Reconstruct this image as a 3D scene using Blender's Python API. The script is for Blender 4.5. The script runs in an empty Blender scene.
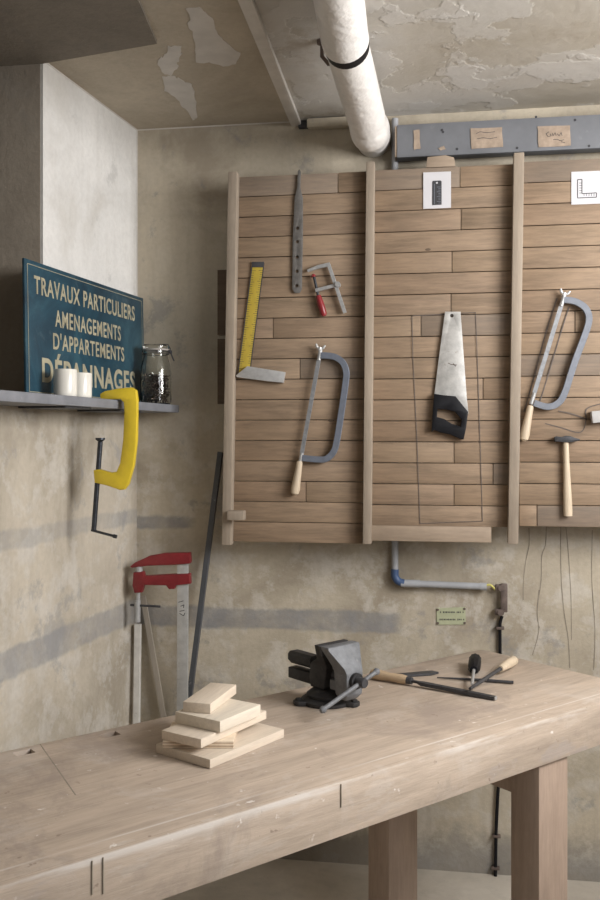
import bpy, bmesh, math, random
from mathutils import Vector, Matrix
random.seed(7)
WN = -.6439
SC = bpy.context.scene
COL = SC.collection
R = math.radians

# ------------------------------------------------------------------ camera, light, exposure
F = 911.0                                   # focal length in pixels of the 600 x 900 frame
CX, CY = 300.0, 437.0                       # principal point (horizon row)
YAW = R(8.92)
CAM = Vector((1.198, -3.466, 1.63))
RIGHT = Vector((math.cos(YAW), math.sin(YAW), 0))
FWD = Vector((-math.sin(YAW), math.cos(YAW), 0))
cd = bpy.data.cameras.new('camera')
cd.sensor_fit = 'HORIZONTAL'; cd.sensor_width = 36.0; cd.lens = 36.0 * F / 600.0
cd.shift_y = -13.0 / 600.0
cam = bpy.data.objects.new('camera', cd); COL.objects.link(cam)
cam.location = CAM; cam.rotation_euler = (R(90), 0, YAW)
SC.camera = cam

wd = bpy.data.worlds.new('world'); SC.world = wd; wd.use_nodes = True
bg = wd.node_tree.nodes['Background']
bg.inputs[0].default_value = (0.88, 0.94, 1.0, 1); bg.inputs[1].default_value = 0.06

def area(name, loc, target, sx, sy, power, col):
    ld = bpy.data.lights.new(name, 'AREA'); ld.shape = 'RECTANGLE'; ld.size = sx; ld.size_y = sy
    ld.energy = power; ld.color = col
    o = bpy.data.objects.new(name, ld); COL.objects.link(o); o.location = loc
    d = Vector(target) - Vector(loc); o.rotation_euler = d.to_track_quat('-Z', 'Y').to_euler()
    return o
area('window_daylight', (2.97, -1.55, 2.30), (0.9, -0.75, 1.6), 1.1, 0.95, 92, (1.0, 0.985, 0.97))
area('side_fill', (2.97, -2.86, 2.0), (0.9, -0.5, 1.0), .95, 1.2, 26, (0.98, 0.985, 1.0))  # added fill lamp, lights the bench front without its left faces

vs = SC.view_settings
SC.display_settings.display_device = 'sRGB'
vs.view_transform = 'Standard'; vs.look = 'None'; vs.gamma = 1.0; vs.use_curve_mapping = False
vs.exposure = -0.06

# ------------------------------------------------------------------ measuring helpers
def ray(px, py): return (FWD + RIGHT * ((px - CX) / F) + Vector((0, 0, (CY - py) / F)))
def Wz(px, py, z):
    d = ray(px, py); return CAM + d * ((z - CAM.z) / d.z)
def Wy(px, py, y):
    d = ray(px, py); return CAM + d * ((y - CAM.y) / d.y)
LA = R(6.4)                                  # the left wall is not square to the back wall
LU = Vector((math.sin(LA), math.cos(LA), 0)); LN = Vector((math.cos(LA), -math.sin(LA), 0))
def WL(px, py, d):
    r = ray(px, py); return CAM + r * ((d - LN.dot(CAM)) / LN.dot(r))
def Wd(px, py, depth): return CAM + ray(px, py) * depth

# ------------------------------------------------------------------ materials
class NT:
    def __init__(s, name):
        s.m = bpy.data.materials.new(name); s.m.use_nodes = True
        s.t = s.m.node_tree; s.b = s.t.nodes['Principled BSDF']
    def n(s, ty, **kw):
        x = s.t.nodes.new(ty)
        for k, v in kw.items(): setattr(x, k, v)
        return x
    def set(s, inp, v):
        if hasattr(v, 'is_output'): s.t.links.new(v, inp)
        elif isinstance(v, (tuple, list)) and len(v) == 3 and inp.type == 'RGBA': inp.default_value = (*v, 1)
        else: inp.default_value = v
    def co(s, scale=(1, 1, 1), rot=(0, 0, 0), loc=(0, 0, 0), kind='Object'):
        tc = s.n('ShaderNodeTexCoord'); mp = s.n('ShaderNodeMapping')
        s.t.links.new(tc.outputs[kind], mp.inputs[0])
        mp.inputs['Scale'].default_value = scale; mp.inputs['Rotation'].default_value = rot; mp.inputs['Location'].default_value = loc
        return mp.outputs[0]
    def noise(s, vec, scale=5, detail=4, rough=.55, dist=0):
        x = s.n('ShaderNodeTexNoise'); s.set(x.inputs['Vector'], vec)
        x.inputs['Scale'].default_value = scale; x.inputs['Detail'].default_value = detail
        x.inputs['Roughness'].default_value = rough; x.inputs['Distortion'].default_value = dist
        return x.outputs[0]
    def ramp(s, fac, stops, interp='LINEAR'):
        x = s.n('ShaderNodeValToRGB'); s.set(x.inputs[0], fac); cr = x.color_ramp; cr.interpolation = interp
        while len(cr.elements) < len(stops): cr.elements.new(0.5)
        for e, (p, c) in zip(cr.elements, stops):
            e.position = p; e.color = (c, c, c, 1) if isinstance(c, (int, float)) else (*c, 1)
        return x.outputs[0]
    def mix(s, fac, a, b, mode='MIX'):
        x = s.n('ShaderNodeMix', data_type='RGBA', blend_type=mode)
        s.set(x.inputs[0], fac); s.set(x.inputs[6], a); s.set(x.inputs[7], b); return x.outputs[2]
    def math(s, op, a, b=0.0, clamp=False):
        x = s.n('ShaderNodeMath', operation=op, use_clamp=clamp); s.set(x.inputs[0], a); s.set(x.inputs[1], b); return x.outputs[0]
    def sep(s, v):
        x = s.n('ShaderNodeSeparateXYZ'); s.set(x.inputs[0], v); return x.outputs
    def band(s, v, lo, hi, soft):          # 1 between lo and hi, soft borders
        a = s.n('ShaderNodeMapRange', interpolation_type='SMOOTHSTEP'); s.set(a.inputs[0], v)
        a.inputs[1].default_value = lo - soft; a.inputs[2].default_value = lo + soft
        b = s.n('ShaderNodeMapRange', interpolation_type='SMOOTHSTEP'); s.set(b.inputs[0], v)
        b.inputs[1].default_value = hi - soft; b.inputs[2].default_value = hi + soft
        b.inputs[3].default_value = 1; b.inputs[4].default_value = 0
        return s.math('MULTIPLY', a.outputs[0], b.outputs[0])
    def out(s, col, rough=.8, metal=0, bump=None, bd=.002, bs=1.0):
        s.set(s.b.inputs['Base Color'], col); s.set(s.b.inputs['Roughness'], rough); s.b.inputs['Metallic'].default_value = metal
        if bump is not None:
            x = s.n('ShaderNodeBump'); x.inputs['Distance'].default_value = bd; x.inputs['Strength'].default_value = bs
            s.set(x.inputs['Height'], bump); s.t.links.new(x.outputs[0], s.b.inputs['Normal'])
        return s.m

def sc_(c, k): return tuple(min(1, v * k) for v in c)
NOSPEC = ('black_plastic', 'dark_cast_iron', 'dark_tool_steel', 'dark_ink', 'pencil_line')
def paint(name, c, rough=.5, metal=0, var=.15, scale=30, wear_or_glint=None, bd=.0008):
    s = NT(name); v = s.co(); n = s.noise(v, scale, 5, .6)
    if name in NOSPEC: s.b.inputs['Specular IOR Level'].default_value = .22
    col = s.ramp(n, [(.3, sc_(c, 1 - var)), (.7, sc_(c, 1 + var))])
    if wear_or_glint:
        w = s.ramp(s.noise(v, scale * 1.7, 6, .7), [(.62, 0.0), (.72, 1.0)])
        col = s.mix(w, col, wear_or_glint)
    return s.out(col, rough, metal, n, bd)

def wood(name, c, axis=0, var=.22, scale=9, rough=.65, island=0.0, stretch=9, knots=False, grey=None):
    s = NT(name); v = s.co()
    if island:
        g = s.n('ShaderNodeNewGeometry'); rnd = g.outputs['Random Per Island']
        sh = s.n('ShaderNodeVectorMath', operation='ADD'); s.set(sh.inputs[0], v)
        cx = s.n('ShaderNodeCombineXYZ'); s.set(cx.inputs[0], s.math('MULTIPLY', rnd, 37.0)); s.set(cx.inputs[1], s.math('MULTIPLY', rnd, 11.0)); s.set(cx.inputs[2], s.math('MULTIPLY', rnd, 23.0))
        s.set(sh.inputs[1], cx.outputs[0]); v = sh.outputs[0]
    mp = s.n('ShaderNodeMapping'); s.set(mp.inputs[0], v); k = [1.0, 1.0, 1.0]; k[axis] = 1.0 / stretch
    mp.inputs['Scale'].default_value = k
    a = s.noise(mp.outputs[0], scale * 1.6, 5, .6, 1.6)
    b = s.noise(mp.outputs[0], scale * 11, 4, .65, .4)
    col = s.ramp(a, [(.28, sc_(c, 1 - var * 1.3)), (.5, c), (.75, sc_(c, 1 + var))])
    col = s.mix(.38, col, s.ramp(b, [(.35, sc_(c, 1 - var * 1.7)), (.65, sc_(c, 1 + var * .8))]))
    if island:
        tint = s.ramp(rnd, [(0.0, sc_((.86, .82, .79), island)), (.3, sc_((1.02, 1.0, .98), island)), (.55, sc_((.92, .90, .89), island)), (.75, sc_((1.10, 1.08, 1.05), island)), (1.0, sc_((.97, .94, .90), island))])
        col = s.mix(1.0, col, tint, 'MULTIPLY')
        if grey:
            col = s.mix(s.math('MULTIPLY', s.band(s.math('FRACT', s.math('MULTIPLY', rnd, 17.0)), .93, 1.2, .01), .4), col, grey)
    stn = s.noise(v, 3.2, 5, .65)
    col = s.mix(s.ramp(stn, [(.55, 0.0), (.75, .35)]), col, sc_(c, .55))
    return s.out(col, rough, 0, b, .0012, .6)

def plaster(name, c, c2, pale, grey, stripes=(), white=0.0):
    """old wall: blotches, pale scrapings, grey mortar bands of their own shape"""
    s = NT(name); v = s.co(); p = s.sep(v)
    a = s.noise(v, 1.7, 7, .62, .6); b = s.noise(v, 7.5, 9, .68, .15); f = s.noise(v, 55, 4, .6)
    vz = s.co((9, 9, 1.1)); drip = s.noise(vz, 2.2, 5, .6)
    col = s.ramp(a, [(.36, c2), (.50, c), (.66, sc_(c, 1.14))])
    low = s.math('ADD', s.math('MULTIPLY', s.band(p[2], -1, 1.75, .35), .85), .15)
    col = s.mix(s.math('MULTIPLY', s.ramp(b, [(.49, 0.0), (.57, .45), (.70, .75)]), low), col, pale)
    col = s.mix(s.ramp(drip, [(.5, 0.0), (.75, .35)]), col, c2)
    col = s.mix(s.ramp(s.noise(v, 4.1, 9, .72, .2), [(.57, 0.0), (.63, .5)]), col, grey)
    for (z0, z1, x0, x1, k) in stripes:
        zz = s.math('ADD', p[2], s.math('MULTIPLY', s.math('SUBTRACT', b, .5), .05))
        xx = s.math('ADD', p[0], s.math('MULTIPLY', s.math('SUBTRACT', a, .5), .2))
        m = s.math('MULTIPLY', s.band(zz, z0, z1, .008), s.band(xx, x0, x1, .03))
        m = s.math('MULTIPLY', m, s.ramp(s.noise(v, 4, 6, .7), [(.35, .35), (.6, 1.0)]))
        col = s.mix(s.math('MULTIPLY', m, k), col, grey)
    # skirting of damp near the floor
    dz = s.math('ADD', p[2], s.math('MULTIPLY', s.math('SUBTRACT', b, .5), .35))
    col = s.mix(s.math('MULTIPLY', s.band(dz, -1, .13, .06), .6), col, sc_(grey, .8))
    col = s.mix(s.ramp(f, [(.35, .12), (.6, 0.0)]), col, sc_(c2, .6))
    h = s.math('ADD', s.math('MULTIPLY', b, 1.0), s.math('MULTIPLY', f, .25))
    return s.out(col, .92, 0, h, .006, .7)

M = {}
M['wall'] = plaster('beige_plaster', (.50, .44, .345), (.35, .30, .23), (.62, .585, .53), (.235, .235, .24),
                    [(.885, .965, -1, 1.02, .9), (1.268, 1.318, -1, .22, 1.0)])
M['wall_l'] = plaster('beige_plaster_side', (.49, .435, .355), (.36, .315, .25), (.60, .57, .525), (.27, .27, .275),
                    [(.90, .99, -9, 9, .75), (1.29, 1.345, -9, 9, .6)])
M['white'] = plaster('white_plaster', (.70, .685, .66), (.58, .555, .515), (.75, .74, .725), (.46, .45, .43))
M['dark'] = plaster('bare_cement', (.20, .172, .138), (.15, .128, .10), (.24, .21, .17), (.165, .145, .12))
M['jamb'] = plaster('jamb_cement', (.30, .26, .21), (.235, .20, .16), (.34, .30, .25), (.26, .235, .20))
M['ceil'] = plaster('cream_ceiling', (.46, .40, .315), (.38, .325, .25), (.52, .46, .37), (.42, .37, .30))
def peel():
    s = NT('peeling_ceiling'); v = s.co()
    a = s.noise(v, 1.1, 7, .6); b = s.noise(v, 2.3, 7, .55); f = s.noise(v, 26, 5, .65); e = s.noise(s.co((1, 1, 1), loc=(4, 2, 7)), 2.6, 8, .6)
    pl = s.ramp(b, [(.515, 0.0), (.53, 1.0)]); pm = s.ramp(e, [(.56, 0.0), (.575, 1.0)])
    col = s.ramp(a, [(.34, (.42, .375, .305)), (.48, (.49, .455, .40)), (.60, (.50, .48, .45)), (.72, (.45, .41, .35))])
    col = s.mix(s.math('MULTIPLY', pl, .45), col, (.60, .575, .545))
    col = s.mix(s.math('MULTIPLY', pm, .35), col, (.66, .65, .635))
    col = s.mix(s.ramp(s.noise(v, 3.0, 8, .7), [(.58, 0.0), (.66, .5)]), col, (.37, .315, .25))
    h = s.math('ADD', s.math('ADD', s.math('MULTIPLY', pl, .10), s.math('MULTIPLY', pm, .05)), s.math('ADD', s.math('MULTIPLY', a, .8), s.math('MULTIPLY', f, .10)))
    return s.out(col, .88, 0, h, .022, .8)
M['peel'] = peel()
M['patch'] = paint('pale_plaster_patch', (.60, .565, .52), .9, 0, .10, 12)
def floor_m():
    s = NT('dusty_concrete'); v = s.co(); a = s.noise(v, 2.2, 7, .65, .5); b = s.noise(v, 14, 6, .7)
    col = s.ramp(a, [(.3, (.38, .345, .29)), (.55, (.50, .455, .39)), (.75, (.58, .535, .47))])
    col = s.mix(s.ramp(b, [(.5, 0.0), (.7, .4)]), col, (.36, .33, .29))
    return s.out(col, .9, 0, b, .004, .7)
M['floor'] = floor_m()
M['plank'] = wood('floorboard_planks', (.30, .215, .145), 0, .27, 9, .7, 1.0, 9, grey=(.16, .145, .135))
M['upright'] = wood('upright_timber', (.33, .27, .21), 2, .16, 9, .7)
M['railw'] = wood('rail_timber', (.35, .27, .20), 0, .18, 9, .7)
M['darkwood'] = wood('dark_batten', (.13, .09, .06), 0, .2, 9, .7)
M['benchleg'] = wood('bench_leg_timber', (.40, .30, .235), 2, .14, 10, .45)
M['lightwood'] = wood('turned_beech', (.60, .49, .36), 2, .14, 14, .5)
M['beech'] = wood('file_handle_beech', (.50, .37, .24), 0, .16, 14, .5)
M['pine'] = wood('pine_offcut', (.68, .58, .47), 0, .12, 12, .65)
M['pine2'] = wood('pine_offcut_pale', (.72, .64, .53), 0, .12, 10, .65)
M['pine3'] = wood('beech_offcut', (.62, .53, .43), 0, .10, 16, .65)
def ply():
    s = NT('plywood_edge'); v = s.co(); p = s.sep(v)
    w = s.math('FRACT', s.math('MULTIPLY', p[2], 1 / .0072))
    col = s.ramp(w, [(.42, (.74, .62, .48)), (.5, (.36, .25, .17)), (.92, (.42, .30, .21)), (1.0, (.74, .62, .48))])
    return s.out(s.mix(.25, col, s.ramp(s.noise(v, 60, 4), [(.3, (.4, .3, .2)), (.7, (.8, .68, .52))])), .7)
M['ply'] = ply()
def bench_m():
    s = NT('worn_bench_beech'); v = s.co(); p = s.sep(v)
    mp = s.co((.12, 1, 1)); a = s.noise(mp, 12, 6, .6, 1.2); b = s.noise(mp, 90, 4, .65, .3)
    lam = s.math('FLOOR', s.math('MULTIPLY', p[1], 1 / .105)); wn = s.n('ShaderNodeTexWhiteNoise', noise_dimensions='1D'); s.set(wn.inputs['W'], lam)
    c = (.475, .388, .312)
    col = s.ramp(a, [(.30, sc_(c, .74)), (.5, c), (.70, sc_(c, 1.18))])
    col = s.mix(.35, col, s.ramp(b, [(.33, sc_(c, .70)), (.66, sc_(c, 1.16))]))
    col = s.mix(1.0, col, s.ramp(wn.outputs[0], [(0, (.93, .92, .91)), (1, (1.06, 1.05, 1.04))]), 'MULTIPLY')
    seam = s.math('FRACT', s.math('MULTIPLY', p[1], 1 / .105))
    col = s.mix(s.math('MULTIPLY', s.band(seam, -1, .012, .006), .45), col, sc_(c, .45))
    bl = s.noise(v, 4.5, 8, .7, .6)
    col = s.mix(s.ramp(bl, [(.53, 0.0), (.66, .42)]), col, (.56, .50, .45))
    dk = s.noise(s.co((1, 1, 1), loc=(3, 5, 1)), 3.0, 8, .72, .5)
    col = s.mix(s.ramp(dk, [(.53, 0.0), (.64, .6)]), col, (.29, .235, .20))
    st = s.noise(s.co((.5, 6, 3), loc=(2, 8, 3)), 7, 5, .6)
    col = s.mix(s.math('MULTIPLY', s.band(p[1], WN + .052, WN + .058, .002), s.ramp(st, [(.4, .1), (.6, .7)])), col, (.68, .63, .58))
    col = s.mix(s.math('MULTIPLY', s.band(p[1], WN - .0045, WN + .004, .003), s.math('MULTIPLY', s.band(p[2], .868, .95, .006), s.ramp(st, [(.42, .0), (.56, .7)]))), col, (.68, .63, .585))
    col = s.mix(s.math('MULTIPLY', s.band(p[1], WN + .001, WN + .05, .008), s.ramp(s.noise(s.co((.35, 1, 1), loc=(6, 3, 3)), 16, 5, .65), [(.56, 0.0), (.62, .4)])), col, (.62, .57, .52))
    col = s.mix(s.math('MULTIPLY', s.band(p[1], WN - .1, WN + .001, .001), s.ramp(s.noise(s.co((.5, 1, 1), loc=(1, 3, 8)), 6, 5, .6), [(.60, 0.0), (.64, .4)])), col, (.40, .355, .345))
    sp = s.noise(v, 46, 3, .5); col = s.mix(s.ramp(sp, [(.70, 0.0), (.75, .7)]), col, (.24, .18, .14))
    w = s.noise(s.co((1, 1, 1), loc=(9, 1, 4)), 30, 4, .6); col = s.mix(s.ramp(w, [(.68, 0.0), (.74, .7)]), col, (.82, .78, .74))
    h = s.math('ADD', b, s.math('MULTIPLY', bl, .8))
    return s.out(col, .62, 0, h, .0016, .7)
M['bench'] = bench_m()
M['iron'] = paint('dark_cast_iron', (.042, .041, .042), .5, .25, .3, 40, (.085, .083, .082))
M['wornsteel'] = paint('worn_grey_iron', (.15, .155, .165), .6, .15, .25, 40, (.24, .24, .25))
M['steel'] = paint('bright_steel', (.42, .42, .42), .38, .35, .15, 60)
M['strap'] = paint('grey_flat_iron', (.20, .19, .18), .5, .5, .2, 50)
M['sawframe'] = paint('blue_grey_saw_frame', (.17, .19, .235), .45, .3, .12, 40)
M['sawframe2'] = paint('pale_blue_grey_saw_frame', (.20, .215, .25), .48, .3, .12, 40)
M['blade'] = paint('saw_blade_steel', (.50, .49, .47), .42, .35, .2, 34, (.30, .24, .19))
M['blade2'] = paint('hacksaw_blade_steel', (.36, .37, .39), .4, .6, .2, 60)
M['black'] = paint('black_plastic', (.007, .007, .009), .5, 0, .2, 40)
M['darksteel'] = paint('dark_tool_steel', (.065, .065, .07), .45, .3, .25, 60)
M['screw'] = paint('blued_screw_steel', (.06, .065, .075), .35, .7, .25, 60)
M['yellow'] = paint('yellow_enamel', (.68, .50, .035), .38, 0, .08, 25, None)
M['rule'] = paint('yellow_rule_paint', (.47, .35, .05), .5, 0, .1, 40)
M['alu'] = paint('cast_aluminium', (.56, .56, .56), .42, .5, .12, 60)
M['barsteel'] = paint('galvanised_bar', (.50, .50, .49), .4, .45, .12, 30, (.40, .39, .37))
M['red'] = paint('red_enamel', (.19, .018, .022), .35, 0, .15, 30, (.24, .04, .035))
M['redh'] = paint('red_lacquer', (.24, .02, .025), .35, 0, .12, 30)
M['card'] = paint('white_card', (.62, .61, .635), .8, 0, .02, 20)
M['ink'] = paint('dark_ink', (.06, .06, .065), .8, 0, .1, 60)
M['pencil'] = paint('pencil_line', (.13, .11, .10), .9, 0, .3, 60)
M['greypaint'] = paint('grey_blue_paint', (.185, .192, .21), .65, 0, .12, 8, (.23, .235, .25))
M['paper'] = paint('brown_kraft_paper', (.36, .28, .215), .85, 0, .25, 28)
M['shelf'] = paint('grey_shelf_paint', (.20, .205, .225), .6, 0, .16, 14, (.27, .27, .285))
M['cup'] = paint('cream_glaze', (.80, .77, .70), .2, 0, .03, 10)
def sign_m():
    s = NT('blue_sign_enamel'); v = s.co(); a = s.noise(v, 5, 8, .68, 1.0)
    col = s.ramp(a, [(.36, (.010, .034, .055)), (.5, (.016, .056, .085)), (.64, (.03, .088, .12))])
    col = s.mix(s.ramp(s.noise(v, 14, 8, .75, .6), [(.57, 0.0), (.70, .35)]), col, (.11, .16, .18))
    return s.out(col, .42, 0, a, .002, .4)
M['sign'] = sign_m()
M['signtext'] = paint('cream_sign_letters', (.37, .335, .235), .6, 0, .22, 22)
M['pvc'] = paint('white_pvc_wrap', (.76, .735, .71), .30, 0, .06, 22, None, .006)
M['conduit'] = paint('grey_conduit', (.38, .39, .41), .5, 0, .06, 20)
M['blue'] = paint('blue_fitting', (.05, .09, .19), .5, 0, .1, 20)
M['ygwire'] = paint('yellow_green_wire', (.55, .50, .12), .5, 0, .1, 40)
M['rust'] = paint('rusty_bracket', (.15, .115, .10), .65, .3, .35, 40)
M['greenplate'] = paint('pale_green_plate', (.42, .44, .29), .5, 0, .08, 30)
M['crack'] = paint('crack_shade', (.27, .235, .19), .95, 0, .2, 40)
M['stick'] = paint('splattered_pale_paint', (.66, .64, .60), .8, 0, .12, 18, (.30, .27, .23))
M['lath'] = wood('pale_lath', (.44, .39, .33), 2, .14, 12, .8)
M['anglebar'] = paint('grey_steel_bar', (.11, .116, .128), .4, .4, .25, 9, (.55, .56, .57))  # bright patches put highlights into the dark bar's colour
M['rubber'] = paint('grey_gasket', (.36, .33, .30), .6, 0, .1, 30)
M['nail'] = paint('rusty_nails', (.10, .07, .06), .4, .6, .5, 120, (.22, .18, .16))
M['white_paint'] = paint('chipped_white_paint', (.48, .47, .46), .8, 0, .1, 30, (.38, .42, .39))
g = NT('jar_glass'); g.b.inputs['Transmission Weight'].default_value = 1; g.b.inputs['IOR'].default_value = 1.45
g.out((.95, .97, .96), .02); M['glass'] = g.m

# ------------------------------------------------------------------ mesh helpers
def box(c, s, rz=0.0, bev=0.0, mat=None):
    bm = bmesh.new(); bmesh.ops.create_cube(bm, size=1.0)
    bmesh.ops.scale(bm, vec=s, verts=bm.verts)
    if bev: bmesh.ops.bevel(bm, geom=bm.edges[:], offset=bev, segments=2, profile=.5, affect='EDGES')
    if rz: bmesh.ops.rotate(bm, matrix=Matrix.Rotation(rz, 3, 'Z'), verts=bm.verts)
    if mat is not None: bmesh.ops.transform(bm, matrix=mat, verts=bm.verts)
    bmesh.ops.translate(bm, vec=c, verts=bm.verts); return bm
def prism(pts, d0, d1, axis='y', bev=0.0):
    """polygon of (u,v) pushed from d0 to d1 along axis; y: (x,z)  z: (x,y)  x: (y,z)"""
    def P(u, v, d): return {'y': (u, d, v), 'z': (u, v, d), 'x': (d, u, v)}[axis]
    bm = bmesh.new()
    a = [bm.verts.new(P(u, v, d0)) for u, v in pts]; b = [bm.verts.new(P(u, v, d1)) for u, v in pts]
    bm.faces.new(a); bm.faces.new(b[::-1]); n = len(pts)
    for i in range(n): bm.faces.new((a[i], b[i], b[(i + 1) % n], a[(i + 1) % n]))
    bmesh.ops.recalc_face_normals(bm, faces=bm.faces)
    if bev: bmesh.ops.bevel(bm, geom=bm.edges[:], offset=bev, segments=2, profile=.5, affect='EDGES')
    return bm
def smooth_path(pts, k=6):
    P = [Vector(p) for p in pts]; out = []
    for i in range(len(P) - 1):
        p0 = P[max(i - 1, 0)]; p1 = P[i]; p2 = P[i + 1]; p3 = P[min(i + 2, len(P) - 1)]
        for j in range(k):
            t = j / k
            out.append(.5 * ((2 * p1) + (p2 - p0) * t + (2 * p0 - 5 * p1 + 4 * p2 - p3) * t * t + (3 * p1 - p0 - 3 * p2 + p3) * t ** 3))
    out.append(P[-1]); return out
def tube(pts, r, n=12, sec=None, up=(0, -1, 0), cap=True):
    """sweep; r number or list; sec = list of (a,b) section factors (a in plane side, b along up)"""
    P = [Vector(p) for p in pts]; bm = bmesh.new(); rings = []
    up = Vector(up)
    sec = sec or [(math.cos(2 * math.pi * i / n), math.sin(2 * math.pi * i / n)) for i in range(n)]
    for i, p in enumerate(P):
        a = (P[i] - P[i - 1]).normalized() if i else None
        b = (P[i + 1] - P[i]).normalized() if i < len(P) - 1 else None
        t = ((a or b) + (b or a)).normalized()
        u = up if abs(t.dot(up)) < .95 else (Vector((1, 0, 0)) if abs(t.x) < .8 else Vector((0, 0, 1)))
        s = t.cross(u).normalized(); w = s.cross(t).normalized()
        k = 1.0
        if a and b: k = 1.0 / max(.5, math.sqrt(max(0.0, (1 + a.dot(b)) / 2)))
        rr = r[i] if isinstance(r, (list, tuple)) else r
        rings.append([bm.verts.new(p + s * (c * rr * k) + w * (d * rr)) for c, d in sec])
    m = len(sec)
    for x, y in zip(rings, rings[1:]):
        for j in range(m): bm.faces.new((x[j], x[(j + 1) % m], y[(j + 1) % m], y[j]))
    if cap: bm.faces.new(rings[0][::-1]); bm.faces.new(rings[-1])
    bmesh.ops.recalc_face_normals(bm, faces=bm.faces); return bm
def rsec(a, b, ch=.2):                       # chamfered rectangular section
    c = ch * min(a, b)
    return [(a, b - c), (a - c, b), (-a + c, b), (-a, b - c), (-a, -b + c), (-a + c, -b), (a - c, -b), (a, -b + c)]
def lathe(prof, n=32, closed=False, mat=None):
    bm = bmesh.new(); rings = []
    for r, z in prof:
        if r < 1e-6: rings.append([bm.verts.new((0, 0, z))])
        else: rings.append([bm.verts.new((r * math.cos(2 * math.pi * i / n), r * math.sin(2 * math.pi * i / n), z)) for i in range(n)])
    prs = list(zip(rings, rings[1:])) + ([(rings[-1], rings[0])] if closed else [])
    for x, y in prs:
        for j in range(n):
            k = (j + 1) % n
            if len(x) == 1 and len(y) > 1: bm.faces.new((x[0], y[k], y[j]))
            elif len(y) == 1 and len(x) > 1: bm.faces.new((x[j], x[k], y[0]))
            elif len(x) > 1: bm.faces.new((x[j], x[k], y[k], y[j]))
    bmesh.ops.recalc_face_normals(bm, faces=bm.faces)
    if mat is not None: bmesh.ops.transform(bm, matrix=mat, verts=bm.verts)
    return bm
def along(p, q):                             # matrix that carries z axis onto p->q with origin p
    d = Vector(q) - Vector(p); return Matrix.Translation(Vector(p)) @ d.to_track_quat('Z', 'Y').to_matrix().to_4x4()
def turned(p, q, prof, n=20):                # lathe along p->q; prof of (radius, fraction)
    L = (Vector(q) - Vector(p)).length
    return lathe([(r, f * L) for r, f in prof], n, mat=along(p, q))
def to_bm(o):
    COL.objects.link(o); dg = bpy.context.evaluated_depsgraph_get(); dg.update()
    me = bpy.data.meshes.new_from_object(o.evaluated_get(dg)); bm = bmesh.new(); bm.from_mesh(me)
    bpy.data.objects.remove(o); bpy.data.meshes.remove(me); return bm
def plate(outlines, th, bev=0.0, y=0.0, axis='y'):
    """flat plate with holes: first outline outer, rest holes. axis y: (x,z) coordinates, front at y, back at y+th"""
    cu = bpy.data.curves.new('tmp', 'CURVE'); cu.dimensions = '2D'; cu.fill_mode = 'BOTH'
    cu.extrude = th / 2 - bev; cu.bevel_depth = bev; cu.bevel_resolution = 1; cu.offset = -bev
    for pts in outlines:
        sp = cu.splines.new('POLY'); sp.points.add(len(pts) - 1); sp.use_cyclic_u = True
        for q, (u, v) in zip(sp.points, pts): q.co = (u, v, 0, 1)
    bm = to_bm(bpy.data.objects.new('tmp', cu)); bpy.data.curves.remove(cu)
    bmesh.ops.remove_doubles(bm, verts=bm.verts, dist=1e-6)
    if axis == 'y':
        bmesh.ops.transform(bm, matrix=Matrix.Translation((0, y + th / 2, 0)) @ Matrix.Rotation(R(90), 4, 'X'), verts=bm.verts)
    else: bmesh.ops.translate(bm, vec=(0, 0, y + th / 2), verts=bm.verts)
    bmesh.ops.recalc_face_normals(bm, faces=bm.faces); return bm
def circ(u, v, r, n=14): return [(u + r * math.cos(2 * math.pi * i / n), v + r * math.sin(2 * math.pi * i / n)) for i in range(n)]
def text_bm(body, size, th, off=0.0, align='LEFT', sx=1.0, sp=1.0):
    cu = bpy.data.curves.new('tmp', 'FONT'); cu.body = body; cu.size = size; cu.extrude = th / 2; cu.offset = off
    cu.align_x = align; cu.space_character = sp
    bm = to_bm(bpy.data.objects.new('tmp', cu)); bpy.data.curves.remove(cu)
    bmesh.ops.scale(bm, vec=(sx, 1, 1), verts=bm.verts)
    return bm                                # in its own xy plane
def obj(name, bms, mat, parent=None, loc=None, shift=None, kind=None, label=None):
    if not isinstance(bms, list): bms = [bms]
    me = bpy.data.meshes.new(name); big = bmesh.new()
    for b in bms:
        t = bpy.data.meshes.new('t'); b.to_mesh(t); big.from_mesh(t); b.free(); bpy.data.meshes.remove(t)
    if shift is not None: bmesh.ops.translate(big, vec=-Vector(shift), verts=big.verts)
    big.to_mesh(me); big.free(); me.materials.append(mat)
    me.shade_smooth(); me.set_sharp_from_angle(angle=R(38))
    o = bpy.data.objects.new(name, me); COL.objects.link(o)
    if parent: o.parent = parent
    if loc is not None: o.location = loc
    if kind: o['kind'] = kind
    if label: o['label'] = label
    return o
def thing(name, label, cat, loc=(0, 0, 0), rz=0.0, group=None):
    o = bpy.data.objects.new(name, None); COL.objects.link(o); o.empty_display_size = .05
    o.location = loc; o.rotation_euler = (0, 0, rz); o['label'] = label; o['category'] = cat
    if group: o['group'] = group
    return o
def tag(o, label, cat, group=None):
    o['label'] = label; o['category'] = cat
    if group: o['group'] = group
    return o
def struct(name, bms, mat, parent=None):
    o = obj(name, bms, mat, parent)
    if not parent: o['kind'] = 'structure'
    return o

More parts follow.
